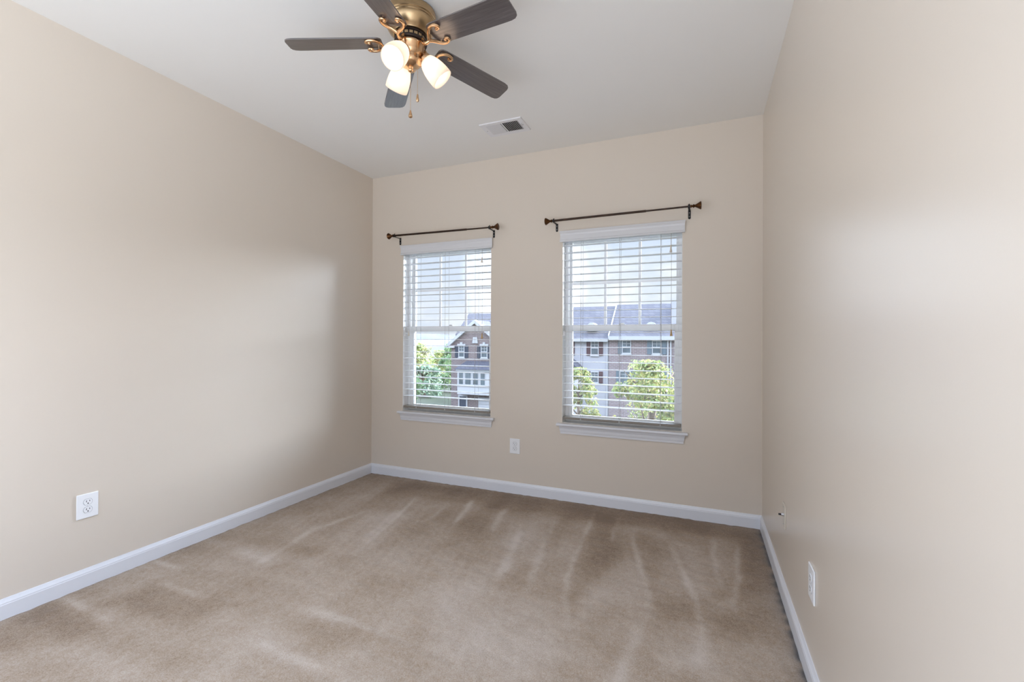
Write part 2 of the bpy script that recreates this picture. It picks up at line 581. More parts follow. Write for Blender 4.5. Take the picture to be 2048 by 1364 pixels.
# floor: fine grid with the vacuumed nap
LIGHT = [
    ([(-0.71, 3.34), (-0.68, 2.77), (-0.65, 2.33), (-0.59, 2.08), (-0.52, 1.89)], .02),
    ([(-0.42, 3.1), (-0.36, 2.77), (-0.26, 2.4), (-0.22, 2.2)], .02),
    ([(-0.22, 2.2), (-0.25, 1.98), (-0.27, 1.79), (-0.27, 1.6)], .035),
    ([(-0.18, 2.98), (-0.1, 2.64), (-0.02, 2.33), (0.01, 2.12)], .022),
    ([(0.01, 2.12), (-0.01, 1.89)], .03), ([(0.07, 3.09), (0.07, 2.72), (0.09, 2.55)], .02),
    ([(0.21, 3.18), (0.18, 2.69), (0.14, 2.33)], .02), ([(-0.93, 3.05), (-0.88, 2.61), (-0.79, 2.1)], .03),
    ([(-1.08, 2.74), (-1.0, 2.32), (-0.96, 2.15)], .03), ([(-1.62, 3.1), (-1.54, 2.75)], .03),
    ([(-1.33, 3.12), (-1.26, 2.66)], .03), ([(-1.77, 3.01), (-1.73, 2.67)], .025),
    ([(-2.07, 3.02), (-1.96, 2.61), (-1.84, 2.07)], .02), ([(-0.53, 3.22), (-0.51, 2.84)], .02),
    ([(-2.79, 1.19), (-2.6, 1.18), (-2.37, 1.16)], .025), ([(-2.53, 1.45), (-2.19, 1.45)], .025),
    ([(-2.49, 1.84), (-2.2, 1.82)], .05), ([(-1.76, 1.56), (-1.43, 1.58), (-1.14, 1.56)], .03),
    ([(-1.71, 1.32), (-1.29, 1.3)], .03), ([(-2.25, 1.76), (-2.33, 2.23), (-2.22, 2.66)], .03),
    ([(-2.82, 1.58), (-2.59, 1.58)], .02), ([(-1.64, 3.19), (-1.54, 2.7)], .02), ([(-2.02, 2.74), (-1.93, 2.24)], .03),
]
PL = [
    [(-0.4, 2.79), (-0.45, 2.52), (-0.51, 2.2), (-0.52, 1.92), (-0.42, 2.14), (-0.24, 2.21), (-0.3, 2.48)],
    [(-0.14, 1.97), (-0.04, 2.0), (0.03, 1.89), (-0.13, 1.82)], [(0.06, 2.36), (0.16, 2.49), (0.15, 2.32), (0.06, 2.28)],
    [(-0.14, 2.96), (0.0, 2.96), (0.05, 2.44), (-0.03, 2.38)], [(-2.2, 2.56), (-1.91, 2.74), (-1.81, 2.22), (-2.01, 1.93)],
    [(-1.19, 2.85), (-0.96, 3.04), (-0.83, 2.42), (-1.0, 2.21)], [(-1.26, 2.07), (-0.63, 2.07), (-0.48, 1.59), (-0.94, 1.39)],
]
PD = [
    [(-0.7, 3.29), (-0.53, 3.18), (-0.46, 2.66), (-0.51, 2.32), (-0.55, 2.02), (-0.62, 2.29), (-0.66, 2.74)],
    [(0.23, 3.27), (0.36, 3.36), (0.39, 2.58), (0.18, 2.5)], [(-0.22, 2.26), (-0.03, 2.32), (0.0, 2.16), (-0.19, 2.1)],
    [(-0.38, 3.04), (-0.2, 2.97), (-0.2, 2.42), (-0.24, 2.36)], [(-2.58, 1.45), (-1.99, 1.47), (-2.07, 1.31), (-2.57, 1.22)],
    [(-1.68, 1.48), (-1.35, 1.58), (-1.19, 1.54), (-1.36, 1.37)], [(0.02, 2.23), (0.27, 2.41), (0.33, 2.19), (0.06, 2.08)],
    [(-2.51, 3.34), (0.24, 3.43), (0.21, 3.15), (-2.37, 3.0)], [(-2.79, 0.96), (-2.81, 1.18), (-2.37, 1.14), (-2.38, 1.0), (-2.56, 0.89)],
    [(-1.52, 2.8), (-1.41, 3.36), (-1.27, 2.52), (-1.42, 2.35)],
]


def seg_dist(P, a, c):
    a, c = np.array(a), np.array(c)
    d = c - a
    t = np.clip(((P - a) @ d) / (d @ d), 0, 1)
    return np.hypot(*(P - a - t[:, None] * d).T)


def poly_sdf(P, poly):
    inside = np.zeros(len(P), bool)
    dist = np.full(len(P), 9.0)
    n = len(poly)
    for i in range(n):
        (x0, y0), (x1, y1) = poly[i], poly[(i + 1) % n]
        dist = np.minimum(dist, seg_dist(P, (x0, y0), (x1, y1)))
        cr = (y0 > P[:, 1]) != (y1 > P[:, 1])
        xi = (x1 - x0) * (P[:, 1] - y0) / ((y1 - y0) or 1e-9) + x0
        inside ^= cr & (P[:, 0] < xi)
    return np.where(inside, dist, -dist)


def build_floor():
    rng = np.random.default_rng(3)
    gx = np.arange(XL - 0.02, XR + 0.02, 0.0125)
    gy = np.concatenate([np.linspace(YF, 0.3, 12), np.arange(0.3125, YB + 0.02, 0.0125)])
    X, Y = np.meshgrid(gx, gy)
    P = np.c_[X.ravel(), Y.ravel()]

    def bumps(nw, s0, s1, ax, ay):               # smooth band noise stretched along an axis
        out = np.zeros(len(P))
        for _ in range(nw):
            k = rng.uniform(s0, s1)
            t = rng.uniform(0, 2 * math.pi)
            out += np.sin(P[:, 0] * k * ax * math.cos(t) + P[:, 1] * k * ay * math.sin(t) + rng.uniform(0, 6.28))
        return out / math.sqrt(nw)
    wob = np.c_[bumps(8, 14, 40, 1, 1), bumps(8, 14, 40, 1, 1)] * 0.004
    Q = P + wob
    nap = np.full(len(P), 0.52)
    back = 1 / (1 + np.exp(-(P[:, 1] - 2.45 + 0.12 * bumps(6, 3, 9, 1, 1)) / 0.10))     # strokes run towards the window wall here
    left = 1 / (1 + np.exp((P[:, 0] + 1.75 + 0.15 * bumps(6, 3, 9, 1, 1)) / 0.12)) * (1 - back)
    nap += back * (-0.09 + 0.055 * bumps(10, 10, 45, 1, 0.08))
    nap += left * (-0.06 + 0.05 * bumps(10, 10, 45, 0.08, 1))
    nap += 0.05 * bumps(14, 4, 16, 1, 1)
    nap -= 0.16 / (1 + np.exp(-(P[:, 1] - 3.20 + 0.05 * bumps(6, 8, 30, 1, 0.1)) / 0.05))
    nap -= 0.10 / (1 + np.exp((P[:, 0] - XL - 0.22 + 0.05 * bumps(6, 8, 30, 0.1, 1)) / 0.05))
    for pl in PL:
        nap += 0.17 / (1 + np.exp(-poly_sdf(Q, pl) / 0.018))
    for pl in PD:
        nap -= 0.22 / (1 + np.exp(-poly_sdf(Q, pl) / 0.022))
    br = 0.75 + 0.3 * bumps(8, 8, 25, 1, 1)
    for pts, wd in LIGHT:
        d = np.min([seg_dist(Q, a, c) for a, c in zip(pts, pts[1:])], axis=0)
        L = sum(math.dist(a, c) for a, c in zip(pts, pts[1:]))
        e = np.minimum(np.hypot(*(Q - np.array(pts[0])).T), np.hypot(*(Q - np.array(pts[-1])).T))
        nap += 0.32 * np.exp(-(d / (wd * 0.8)) ** 2) * np.clip(0.35 + e / (0.25 * L), 0, 1) * np.clip(br, 0.3, 1.2)
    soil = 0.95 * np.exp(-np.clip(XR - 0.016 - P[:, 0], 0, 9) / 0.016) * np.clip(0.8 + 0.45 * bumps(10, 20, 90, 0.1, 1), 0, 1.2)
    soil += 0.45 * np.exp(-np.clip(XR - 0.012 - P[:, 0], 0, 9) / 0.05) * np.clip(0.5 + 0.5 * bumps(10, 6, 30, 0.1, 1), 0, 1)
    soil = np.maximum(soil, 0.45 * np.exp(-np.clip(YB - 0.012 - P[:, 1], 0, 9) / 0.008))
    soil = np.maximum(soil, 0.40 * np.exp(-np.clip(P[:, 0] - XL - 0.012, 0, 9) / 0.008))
    nx, ny = len(gx), len(gy)
    z = 0.0015 * bumps(10, 30, 120, 1, 1)
    verts = np.c_[P, z - 0.0015]
    I = np.arange(nx * ny).reshape(ny, nx)
    F = np.stack([I[:-1, :-1], I[:-1, 1:], I[1:, 1:], I[1:, :-1]], -1).reshape(-1, 4)
    me = bpy.data.meshes.new('floor')
    me.vertices.add(len(verts))
    me.vertices.foreach_set('co', verts.ravel())
    me.loops.add(F.size)
    me.loops.foreach_set('vertex_index', F.ravel())
    me.polygons.add(len(F))
    me.polygons.foreach_set('loop_start', np.arange(0, F.size, 4))
    me.polygons.foreach_set('use_smooth', np.ones(len(F), bool))
    me.update(calc_edges=True)
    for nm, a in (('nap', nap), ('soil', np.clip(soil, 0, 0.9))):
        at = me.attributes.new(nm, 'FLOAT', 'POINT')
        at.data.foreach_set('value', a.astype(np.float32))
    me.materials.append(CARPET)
    o = bpy.data.objects.new('floor', me)
    COL.objects.link(o)
    return o


structure(build_floor(), 'beige cut-pile carpet with vacuum marks')
structure(MB().box(XL - T_, XR + T_, YF, YB + T_, -0.3, -0.012).build('slab', XTRIM), 'floor slab under the carpet')

# baseboards: (offset from wall, height)
BB = [(0.0, -0.012), (0.014, -0.012), (0.014, 0.062), (0.0125, 0.066), (0.0125, 0.070), (0.009, 0.076), (0.006, 0.082), (0.004, 0.087), (0.0, 0.0875)]
mb = MB().prism([(XL + o, z) for o, z in BB], YF, YB - 0.0, 'xzy')
structure(mb.build('baseboard_left', TRIM), 'white baseboard along the left wall')
mb = MB().prism([(XR - o, z) for o, z in BB], YF, YB - 0.0, 'xzy')
structure(mb.build('baseboard_right', TRIM), 'white baseboard along the right wall')
mb = MB().prism([(YB - o, z) for o, z in BB], XL + 0.0, XR - 0.0, 'yzx')
structure(mb.build('baseboard_back', TRIM), 'white baseboard under the windows')


# ------------------------------------------------------------------ windows (origin: bottom centre of the opening at the wall face)
def frame_mb(mb, x0, x1, y0, y1, z0, z1, wl, wr, wb, wt):
    mb.box(x0, x0 + wl, y0, y1, z0, z1)
    mb.box(x1 - wr, x1, y0, y1, z0, z1)
    mb.box(x0 + wl, x1 - wr, y0, y1, z0, z0 + wb)
    mb.box(x0 + wl, x1 - wr, y0, y1, z1 - wt, z1)
    return mb


def make_window(idx, x0, x1, label):
    cx, hw = (x0 + x1) / 2, (x1 - x0) / 2
    root = thing('window_%d' % idx, label, None, (cx, YB, WZ0), kind='structure')
    hgt = WZ1 - WZ0
    frame_mb(MB(), -hw + .001, hw - .001, 0.080, 0.165, 0.001, hgt - .001, 0.026, 0.026, 0.028, 0.026).build('window_frame', VINYL, root, bevel=0.002)
    # inner stops of the side jambs (the ribs seen at the left of the glass)
    tb = MB()
    for s in (-1, 1):
        tb.box(*sorted((s * (hw - .026), s * (hw - .034))), 0.112, 0.118, 0.03, hgt - .03)
    tb.build('jamb_track', VINYL, root)
    mr = 0.735                                   # meeting rail height above the opening's bottom
    up = frame_mb(MB(), -hw + .027, hw - .027, 0.122, 0.150, mr - 0.012, hgt - .027, 0.018, 0.018, 0.034, 0.022).build('upper_sash', VINYL, root, bevel=0.002)
    g = MB()
    gw = hw - .045
    zlo, zhi = mr + 0.022, hgt - .049
    for s in (-1, 1):
        g.box(s * gw / 3 - .0095, s * gw / 3 + .0095, 0.130, 0.141, zlo, zhi)
    zm = 1.690 - WZ0
    g.box(-gw, gw, 0.131, 0.140, zm - .010, zm + .010)
    g.build('muntin_grille', VINYL, up)
    MB().box(-gw - .004, gw + .004, 0.142, 0.146, zlo - .004, zhi + .004).build('pane', GLASS, up)
    lo = frame_mb(MB(), -hw + .027, hw - .027, 0.086, 0.118, 0.029, mr + 0.022, 0.028, 0.028, 0.022, 0.046).build('lower_sash', VINYL, root, bevel=0.003)
    MB().box(-hw + .051, hw - .051, 0.102, 0.106, 0.047, mr - 0.020).build('pane', GLASS, lo)
    lk = MB().box(-.030, .030, 0.092, 0.112, mr + .022, mr + .027)
    lk.box(-.012, .020, 0.088, 0.104, mr + .027, mr + .037)
    lk.build('sash_lock', VINYL, lo, bevel=0.002)
    # stool with rounded nose, apron with a stepped profile
    s = MB()
    n = [(0.080, -0.004), (-0.030, -0.004), (-0.034, -0.007), (-0.036, -0.014), (-0.034, -0.021), (-0.030, -0.024), (0.0, -0.024), (0.0, -0.008), (0.080, -0.008)]
    s.prism([(y, z) for y, z in n], -hw - .040, hw + .040, 'yzx')
    so = s.build('window_stool', TRIM, root)
    a = MB()
    pr = [(0.0, -.024), (-.020, -.024), (-.019, -.034), (-.014, -.044), (-.013, -.060), (-.010, -.072), (-.010, -.084), (0.0, -.084)]
    vs = []
    for sx in (-1, 1):
        for y, z in pr:
            vs.append((sx * (hw + .022 + (z + .024) * .18), y, z))
    k = len(pr)
    fs = [tuple(range(k)), tuple(reversed(range(k, 2 * k)))] + [(i, i + k, (i + 1) % k + k, (i + 1) % k) for i in range(k)]
    a.add(vs, fs)
    a.build('window_apron', TRIM, root)
    return root


make_window(1, *WINS[0], 'left window, a white single-hung sash with gridded upper pane')
make_window(2, *WINS[1], 'right window, a white single-hung sash near the right wall')


# ------------------------------------------------------------------ blinds
def make_blind(x0, x1, label, tassels):
    cx, hw = (x0 + x1) / 2, (x1 - x0) / 2
    root = thing('window_blind', label, 'blind', (cx, YB, 2.0), group='white slatted window blinds')
    # crown-profiled valance, returned at both ends
    v = MB()
    pr = [(-.004, 0.0), (-.022, 0.0), (-.024, .004), (-.023, .010), (-.018, .016), (-.017, .050), (-.020, .062), (-.027, .072), (-.030, .076), (-.030, .082), (-.004, .082)]
    vs, k = [], len(pr)
    for s in (-1, 1):
        for y, z in pr:
            vs.append((s * (hw + .012 - y * .30), y, z))
    v.add(vs, [tuple(range(k)), tuple(reversed(range(k, 2 * k)))] + [(i, i + k, (i + 1) % k + k, (i + 1) % k) for i in range(k)])
    v.build('valance', VALANCE, root)
    MB().box(-hw + .006, hw - .006, 0.006, 0.060, 0.008, 0.052).build('headrail', SLAT, root)
    z0 = -0.023
    pitch = 0.0564
    sl = MB()
    for i in range(23):
        z = z0 - i * pitch
        t = math.radians(0.8 + random.uniform(-.5, .5))
        yy = 0.031
        vs = []
        for j in range(5):                      # slightly crowned slat
            u = -1 + j * .5
            y = u * .031
            zz = z + (1 - u * u) * .0012 + y * math.tan(t)
            vs += [(-hw + .006, yy + y, zz), (hw - .006, yy + y, zz)]
        top = len(vs)
        vs += [(a, b_, c - .0028) for a, b_, c in vs]
        fs = []
        for j in range(4):
            fs.append((2 * j, 2 * j + 1, 2 * j + 3, 2 * j + 2))
            fs.append((top + 2 * j, top + 2 * j + 2, top + 2 * j + 3, top + 2 * j + 1))
            fs.append((2 * j, 2 * j + 2, top + 2 * j + 2, top + 2 * j))
            fs.append((2 * j + 1, top + 2 * j + 1, top + 2 * j + 3, 2 * j + 3))
        fs.append((0, top, top + 1, 1))
        fs.append((8, 9, top + 9, top + 8))
        sl.add(vs, fs)
    sl.build('slats', SLAT, root, fix=True)
    zb = -1.373
    br = MB().box(-hw + .006, hw - .006, 0.0, 0.062, zb, zb + .018)
    br.build('bottom_rail', plainrail, root, bevel=.003)
    for ox in (-hw + .145, 0.0, hw - .145):
        c = MB()
        for y in (-.0015, .0635):
            c.tube([(ox, y, 0.01), (ox, y, zb + .002)], .0014, 6)
        for i in range(23):                      # rungs under the slats
            z = z0 - i * pitch - .0035
            c.tube([(ox, -.001, z), (ox, .063, z)], .0006, 4)
        c.box(ox - .004, ox + .004, -.003, .0, zb + .002, zb + .012)
        c.build('ladder_cord', CORDM, root)
    for tx, ztop, zbot, mat in tassels:          # lift cords hang in front of the slats
        x = tx - cx
        c = MB().tube([(x, -.006, 0.004), (x, -.007, ztop - 2.0 + .002)], .0013, 6).build('lift_cord', CORDM, root)
        L = ztop - zbot
        MB().lathe([(0, 0), (.0035, 0), (.0045, -L * .15), (.0055, -L * .5), (.0095, -L * .92), (.0085, -L), (0, -L)], 14,
                   Matrix.Translation((x, -.007, ztop - 2.0))).build('tassel', mat, c, smooth=True)
    return root


plainrail = plain('blind_bottom_rail', (0.23, 0.205, 0.175), rough=0.5)
make_blind(*WINS[0], 'white slatted blind over the left window, nearer the long left wall',
           [(-1.696, 1.930, 1.885, TASSEL), (-1.692, 1.295, 1.250, WOODT), (-2.425, 1.318, 1.272, TASSEL), (-2.465, 1.315, 1.270, SLAT)])
make_blind(*WINS[1], 'white slatted blind over the right window, beside the right-hand corner',
           [(-0.203, 1.918, 1.866, TASSEL), (-0.199, 1.318, 1.272, WOODT), (-0.985, 1.312, 1.272, SLAT)])


# ------------------------------------------------------------------ curtain rods
def make_rod(xa, xb, za, zb, plates, xstep, label):
    yr = YB - 0.085
    xm, zm = (xa + xb) / 2, (za + zb) / 2
    root = thing('curtain_rod', label, 'curtain rod', (xm, YB, zm), group='dark curtain rods above the windows')
    dz = lambda x: (zb - za) * (x + xm - xa) / (xb - xa) + za - zm
    L0, L1 = xa - xm + .058, xb - xm - .058
    st = xstep - xm
    yl = yr - YB
    MB().tube([(L0, yl, dz(L0)), (st, yl, dz(st))], .0082, 16).build('rod', BRONZE, root, smooth='split')
    MB().tube([(st - .01, yl, dz(st - .01)), (L1, yl, dz(L1))], .0060, 16).build('inner_rod', BRONZE, root, smooth='split')
    for s, xe in ((-1, L0), (1, L1)):
        T = Matrix.Translation((xe, yl, dz(xe))) @ Matrix.Rotation(s * math.pi / 2, 4, 'Y')
        prof = [(0, -.012), (.0095, -.012), (.0105, -.008), (.0095, -.004), (.007, -.002), (.007, .002), (.0115, .005), (.0125, .008), (.0105, .012),
                (.008, .015), (.0085, .019), (.012, .026), (.018, .036), (.0235, .045), (.0265, .050), (.0275, .053), (.0265, .056), (.022, .0575), (.012, .059), (0, .0595)]
        MB().lathe(prof, 28, T).build('finial', BRONZEG, root, smooth='split')
    for px in plates:
        x = px - xm
        zc = dz(x)
        b = MB()
        b.box(x - .0085, x + .0085, -.003, 0.0, zc - .058, zc - .004)
        b.lathe([(0, -.0015), (.0085, -.0015), (.0085, .0015), (0, .0015)], 16, Matrix.Translation((x, -.0015, zc - .058)) @ Matrix.Rotation(math.pi / 2, 4, 'X'))
        b.box(x - .0065, x + .0065, yl - .004, -.002, zc - .0125, zc - .0085)       # arm
        arc = [(x, yl + .0125 * math.sin(q), zc - .0125 * math.cos(q)) for q in [math.radians(t) for t in range(-150, 115, 15)]]
        for a, c in zip(arc, arc[1:]):                                              # open cup round the rod
            b.tube([(x - .0055, a[1], a[2]), (x - .0055, c[1], c[2])], .0018, 6)
            b.add([(x - .0065, a[1], a[2]), (x + .0065, a[1], a[2]), (x + .0065, c[1], c[2]), (x - .0065, c[1], c[2])], [(0, 1, 2, 3)])
        b.tube([(x, yl, zc + .010), (x, yl, zc + .017)], [.004, .0045], 8)           # set screw
        bo = b.build('bracket', BLACKM, root)
        for q in (-.050, -.022):
            MB().lathe([(0, .0022), (.0028, .0018), (.0038, 0), (0, 0)], 12, Matrix.Translation((x, -.003, zc + q)) @ Matrix.Rotation(math.pi / 2, 4, 'X')).build('screw', STEEL, bo, smooth=True)
    return root


make_rod(-2.593, -1.512, 2.164, 2.150, (-2.524, -1.589), -1.80, 'short dark bronze curtain rod above the left window')
make_rod(-1.115, -0.003, 2.152, 2.157, (-1.046, -0.081), -0.365, 'longer dark bronze curtain rod above the right window')


# ------------------------------------------------------------------ wall plates (built facing -y, origin at the plate's centre on the wall)
def make_outlet(label, loc, rz, w_=.088, h_=.122):
    root = thing('wall_outlet', label, 'outlet', loc, rz, group='white duplex wall outlets')
    MB().box(-w_ / 2, w_ / 2, -.0065, 0, -h_ / 2, h_ / 2).build('cover_plate', PLATE, root, bevel=.004)
    for s in (1, -1):
        zc = s * .0195
        poly = []
        for i in range(40):
            q = 2 * math.pi * i / 40
            poly.append((.0172 * math.cos(q), max(-.0140, min(.0140, .0172 * math.sin(q))) + zc))
        gap = MB().prism([(x * 1.09, (z - zc) * 1.09 + zc) for x, z in poly], -.0068, -.0040, 'xzy')
        rc = MB().prism(poly, -.0085, -.0040, 'xzy').build('receptacle', PLATE, root, bevel=.0008)
        gap.build('gap', plain_gap, rc)
        sl = MB()
        sl.box(-.0078, -.0054, -.0089, -.0060, zc - .001, zc + .0080)
        sl.box(.0054, .0076, -.0089, -.0060, zc + .0005, zc + .0075)
        sl.prism([(.0028 * math.cos(q), zc - .0072 + .0028 * math.sin(q)) for q in [i * math.pi / 8 for i in range(16)]], -.0089, -.0060, 'xzy')
        sl.build('slots', DARK, rc)
    MB().lathe([(0, .0012), (.0024, .0010), (.0032, 0), (0, 0)], 14, Matrix.Translation((0, -.0065, 0)) @ Matrix.Rotation(math.pi / 2, 4, 'X')).build('screw', PLATE, root, smooth=True)
    return root


plain_gap = plain('outlet_gap', (0.30, 0.30, 0.31), rough=0.6)
make_outlet('white duplex outlet on the long left wall, low above the baseboard', (XL, 1.2875, 0.400), math.radians(90))
make_outlet('white duplex outlet on the window wall, below and between the windows', (-1.393, YB, 0.380), 0)
make_outlet('white duplex outlet low on the right wall, nearer the viewer than the coax plate', (XR, 1.932, 0.366), math.radians(-90))

root = thing('coax_plate', 'almond cable wall plate with a projecting coax connector near the right corner', 'wall plate', (XR, 2.533, 0.398), math.radians(-90))
MB().box(-.036, .036, -.005, 0, -.056, .056).build('cover_plate', PLATEB, root, bevel=.003)
TX = Matrix.Rotation(math.pi / 2, 4, 'X')
MB().lathe([(0, 0), (.0075, 0), (.0075, .003), (.0065, .003), (.0065, .010), (0, .010)], 6, Matrix.Translation((0, -.005, .004)) @ TX).build('connector_nut', STEEL, root)
MB().lathe([(0, .008), (.0042, .008), (.0046, .011), (.0042, .013), (.0046, .015), (.0042, .017), (.0046, .021), (0, .021)], 16, Matrix.Translation((0, -.005, .004)) @ TX).build('connector_barrel', DARK, root, smooth=True)
for zc in (.041, -.041):
    MB().lathe([(0, .0018), (.0028, .0014), (.0038, 0), (0, 0)], 12, Matrix.Translation((0, -.005, zc)) @ TX).build('screw', STEEL, root, smooth=True)

# ------------------------------------------------------------------ ceiling vent
root = thing('ceiling_vent', 'white louvred air register in the ceiling between fan and windows', 'vent', (-1.282, 2.930, H))
A, B_ = .157, .100
fr = MB()
ia, ib = .118, .068
z0, z1 = -.008, -.0005
outer = [(-A, -B_), (A, -B_), (A, B_), (-A, B_)]
inner = [(-ia, -ib), (ia, -ib), (ia, ib), (-ia, ib)]
vs = [(x, y, z1) for x, y in outer] + [(x * .985, y * .985, z0) for x, y in outer] + [(x, y, z0 + .0015) for x, y in inner] + [(x, y, z1) for x, y in inner]
fs = []
for i in range(4):
    j = (i + 1) % 4
    fs += [(i, j, 4 + j, 4 + i), (4 + i, 4 + j, 8 + j, 8 + i), (8 + i, 8 + j, 12 + j, 12 + i)]
fr.add(vs, fs)
fr.box(-.004, .004, -ib, ib, -.0075, -.003)
fr.build('vent_frame', VENTM, root)
MB().box(-ia, ia, -ib, ib, -.0022, -.0006).build('dark_duct_sheet', DARK, root)  # dark sheet in place of the shaded duct; the ceiling has no hole
lv = MB()
for i in range(20):
    x = -ia + .006 + i * (2 * ia - .012) / 19
    if abs(x) < .006:
        continue
    t = math.radians(38) if x < 0 else math.radians(-58)
    dx, dz = .0062 * math.cos(t), .0062 * math.sin(t)
    if x > 0:
        dx, dz = .0036, -.0028
    else:
        dx, dz = .0060, .0030
    zc = -.0062
    lv.add([(x - dx, -ib, zc - dz), (x + dx, -ib, zc + dz), (x + dx, ib, zc + dz), (x - dx, ib, zc - dz),
            (x - dx, -ib, zc - dz + .0006), (x + dx, -ib, zc + dz + .0006), (x + dx, ib, zc + dz + .0006), (x - dx, ib, zc - dz + .0006)],
           [(0, 1, 2, 3), (7, 6, 5, 4), (0, 4, 5, 1), (1, 5, 6, 2), (2, 6, 7, 3), (3, 7, 4, 0)])
lv.build('louvers', VENTM, root)
lev = MB().box(ia + .006, ia + .010, -.030, .012, -.0150, -.0070)
lev.build('damper_lever', VENTM, root)
for s in (-1, 1):
    MB().lathe([(0, -.0018), (.0030, -.0014), (.0042, 0), (0, 0)], 12, Matrix.Translation((s * .137, 0, -.0078))).build('screw', STEEL, root, smooth=True)

# ------------------------------------------------------------------ ceiling fan (origin: ceiling contact, z down)
FX, FY = -1.239, 1.745
fan = thing('ceiling_fan', 'flush-mount brass ceiling fan with five dark wood blades and three lit lamps', 'ceiling fan', (FX, FY, H))
MB().lathe([(0, -.0005), (.108, -.0005), (.112, -.004), (.114, -.010), (.114, -.030), (.1165, -.033), (.1165, -.039), (.113, -.042), (.115, -.045), (.115, -.050),
            (.112, -.053), (.113, -.056), (.112, -.062), (.108, -.074), (.100, -.088), (.090, -.099), (.081, -.106), (.079, -.109), (.072, -.109), (0, -.109)], 64).build('motor_housing', BRASSB, fan, smooth='split')
fw = MB().lathe([(0, -.109), (.071, -.109), (.073, -.112), (.073, -.118), (.066, -.120), (.066, -.134), (.074, -.136), (.074, -.142), (.070, -.146), (0, -.146)], 48)
fw.build('flywheel', FLY, fan, smooth='split')
rb = MB()
for i in range(20):
    q = 2 * math.pi * i / 20
    rb.box(.0655, .0685, -.0075, .0075, -.133, -.121, T=Matrix.Rotation(q, 4, 'Z'))
rb.build('flywheel_ring', BRASSB, fan)
MB().lathe([(0, -.146), (.060, -.146), (.063, -.149), (.063, -.156), (.060, -.160), (.058, -.185), (.053, -.196), (.046, -.203), (.046, -.214), (.050, -.218), (.050, -.228),
            (.044, -.238), (.026, -.247), (.012, -.251), (.010, -.258), (.013, -.263), (.010, -.269), (0, -.272)], 48).build('switch_housing', BRASS, fan, smooth='split')

R_TIP, ZB = .550, -.135
PITCH = math.radians(-11.7)
DROOP = math.radians(4.08)


def blade_mesh():
    pts = []
    r0, r1 = .128, R_TIP
    top = [(r0, .034), (r0 + .004, .045), (r0 + .014, .053), (r0 + .032, .056), (r1 - .07, .0600), (r1 - .036, .0598), (r1 - .016, .0560), (r1 - .005, .0470), (r1, .032)]
    pts = top + [(x, -y) for x, y in reversed(top)]
    return MB().prism(pts, -.003, .003, 'xyz')


def curl(side):
    """one horn of the blade arm: leaves the stem, sweeps out and curls back in at its end"""
    P = []
    c = [(.118, .000, -.026), (.126, .010, -.020), (.135, .026, -.014), (.147, .040, -.012), (.162, .049, -.0115), (.178, .051, -.011), (.191, .047, -.011),
         (.198, .039, -.011), (.197, .031, -.011), (.190, .027, -.011), (.184, .031, -.011)]
    for x, y, z in c:
        P.append((x, y * side, z))
    return P


def smooth_path(P, n=5):
    P = [Vector(p) for p in P]
    out = []
    for i in range(len(P) - 1):
        a, b_, c, d = P[max(i - 1, 0)], P[i], P[i + 1], P[min(i + 2, len(P) - 1)]
        for k in range(n):
            t = k / n
            out.append(.5 * ((2 * b_) + (c - a) * t + (2 * a - 5 * b_ + 4 * c - d) * t * t + (3 * b_ - a - 3 * c + d) * t ** 3))
    out.append(P[-1])
    return out


bl0 = arm0 = None
for az in (206.9, 134.9, 62.9, -9.1, -81.1):
    rot = Matrix.Rotation(math.radians(az), 4, 'Z')
    if bl0 is None:
        bl0 = blade_mesh().build('blade', WOOD, fan, bevel=.0015)
        a = MB()
        stem = smooth_path([(.060, 0, .006), (.070, 0, -.004), (.082, 0, -.022), (.096, 0, -.032), (.110, 0, -.031), (.124, 0, -.024)], 5)
        a.tube(stem, [.0095 - .003 * abs(2 * i / (len(stem) - 1) - 1) for i in range(len(stem))], 12)
        for sd in (1, -1):
            p_ = smooth_path(curl(sd), 5)
            n_ = len(p_)
            a.tube(p_, [.0078 * (1 - .35 * i / n_) for i in range(n_)], 10)
            e = p_[-1]
            a.lathe([(0, -.0085), (.006, -.006), (.0085, 0), (.006, .0050), (0, .0065)], 14, Matrix.Translation(e))
        for sx, sy in ((.152, .040), (.152, -.040)):
            a.lathe([(0, -.013), (.005, -.011), (.005, -.002), (0, -.002)], 10, Matrix.Translation((sx, sy, 0)))
        arm0 = a.build('blade_arm', BRASS, fan, smooth='split')
        bl, ar = bl0, arm0
    else:
        bl, ar = bl0.copy(), arm0.copy()
        COL.objects.link(bl)
        COL.objects.link(ar)
        bl.parent = fan
        ar.parent = fan
    bl.matrix_local = Matrix.Translation((0, 0, ZB)) @ rot @ Matrix.Rotation(DROOP, 4, 'Y') @ Matrix.Rotation(PITCH, 4, 'X')
    ar.matrix_local = Matrix.Translation((0, 0, ZB)) @ rot @ Matrix.Rotation(DROOP, 4, 'Y') @ Matrix.Rotation(PITCH * .8, 4, 'X')

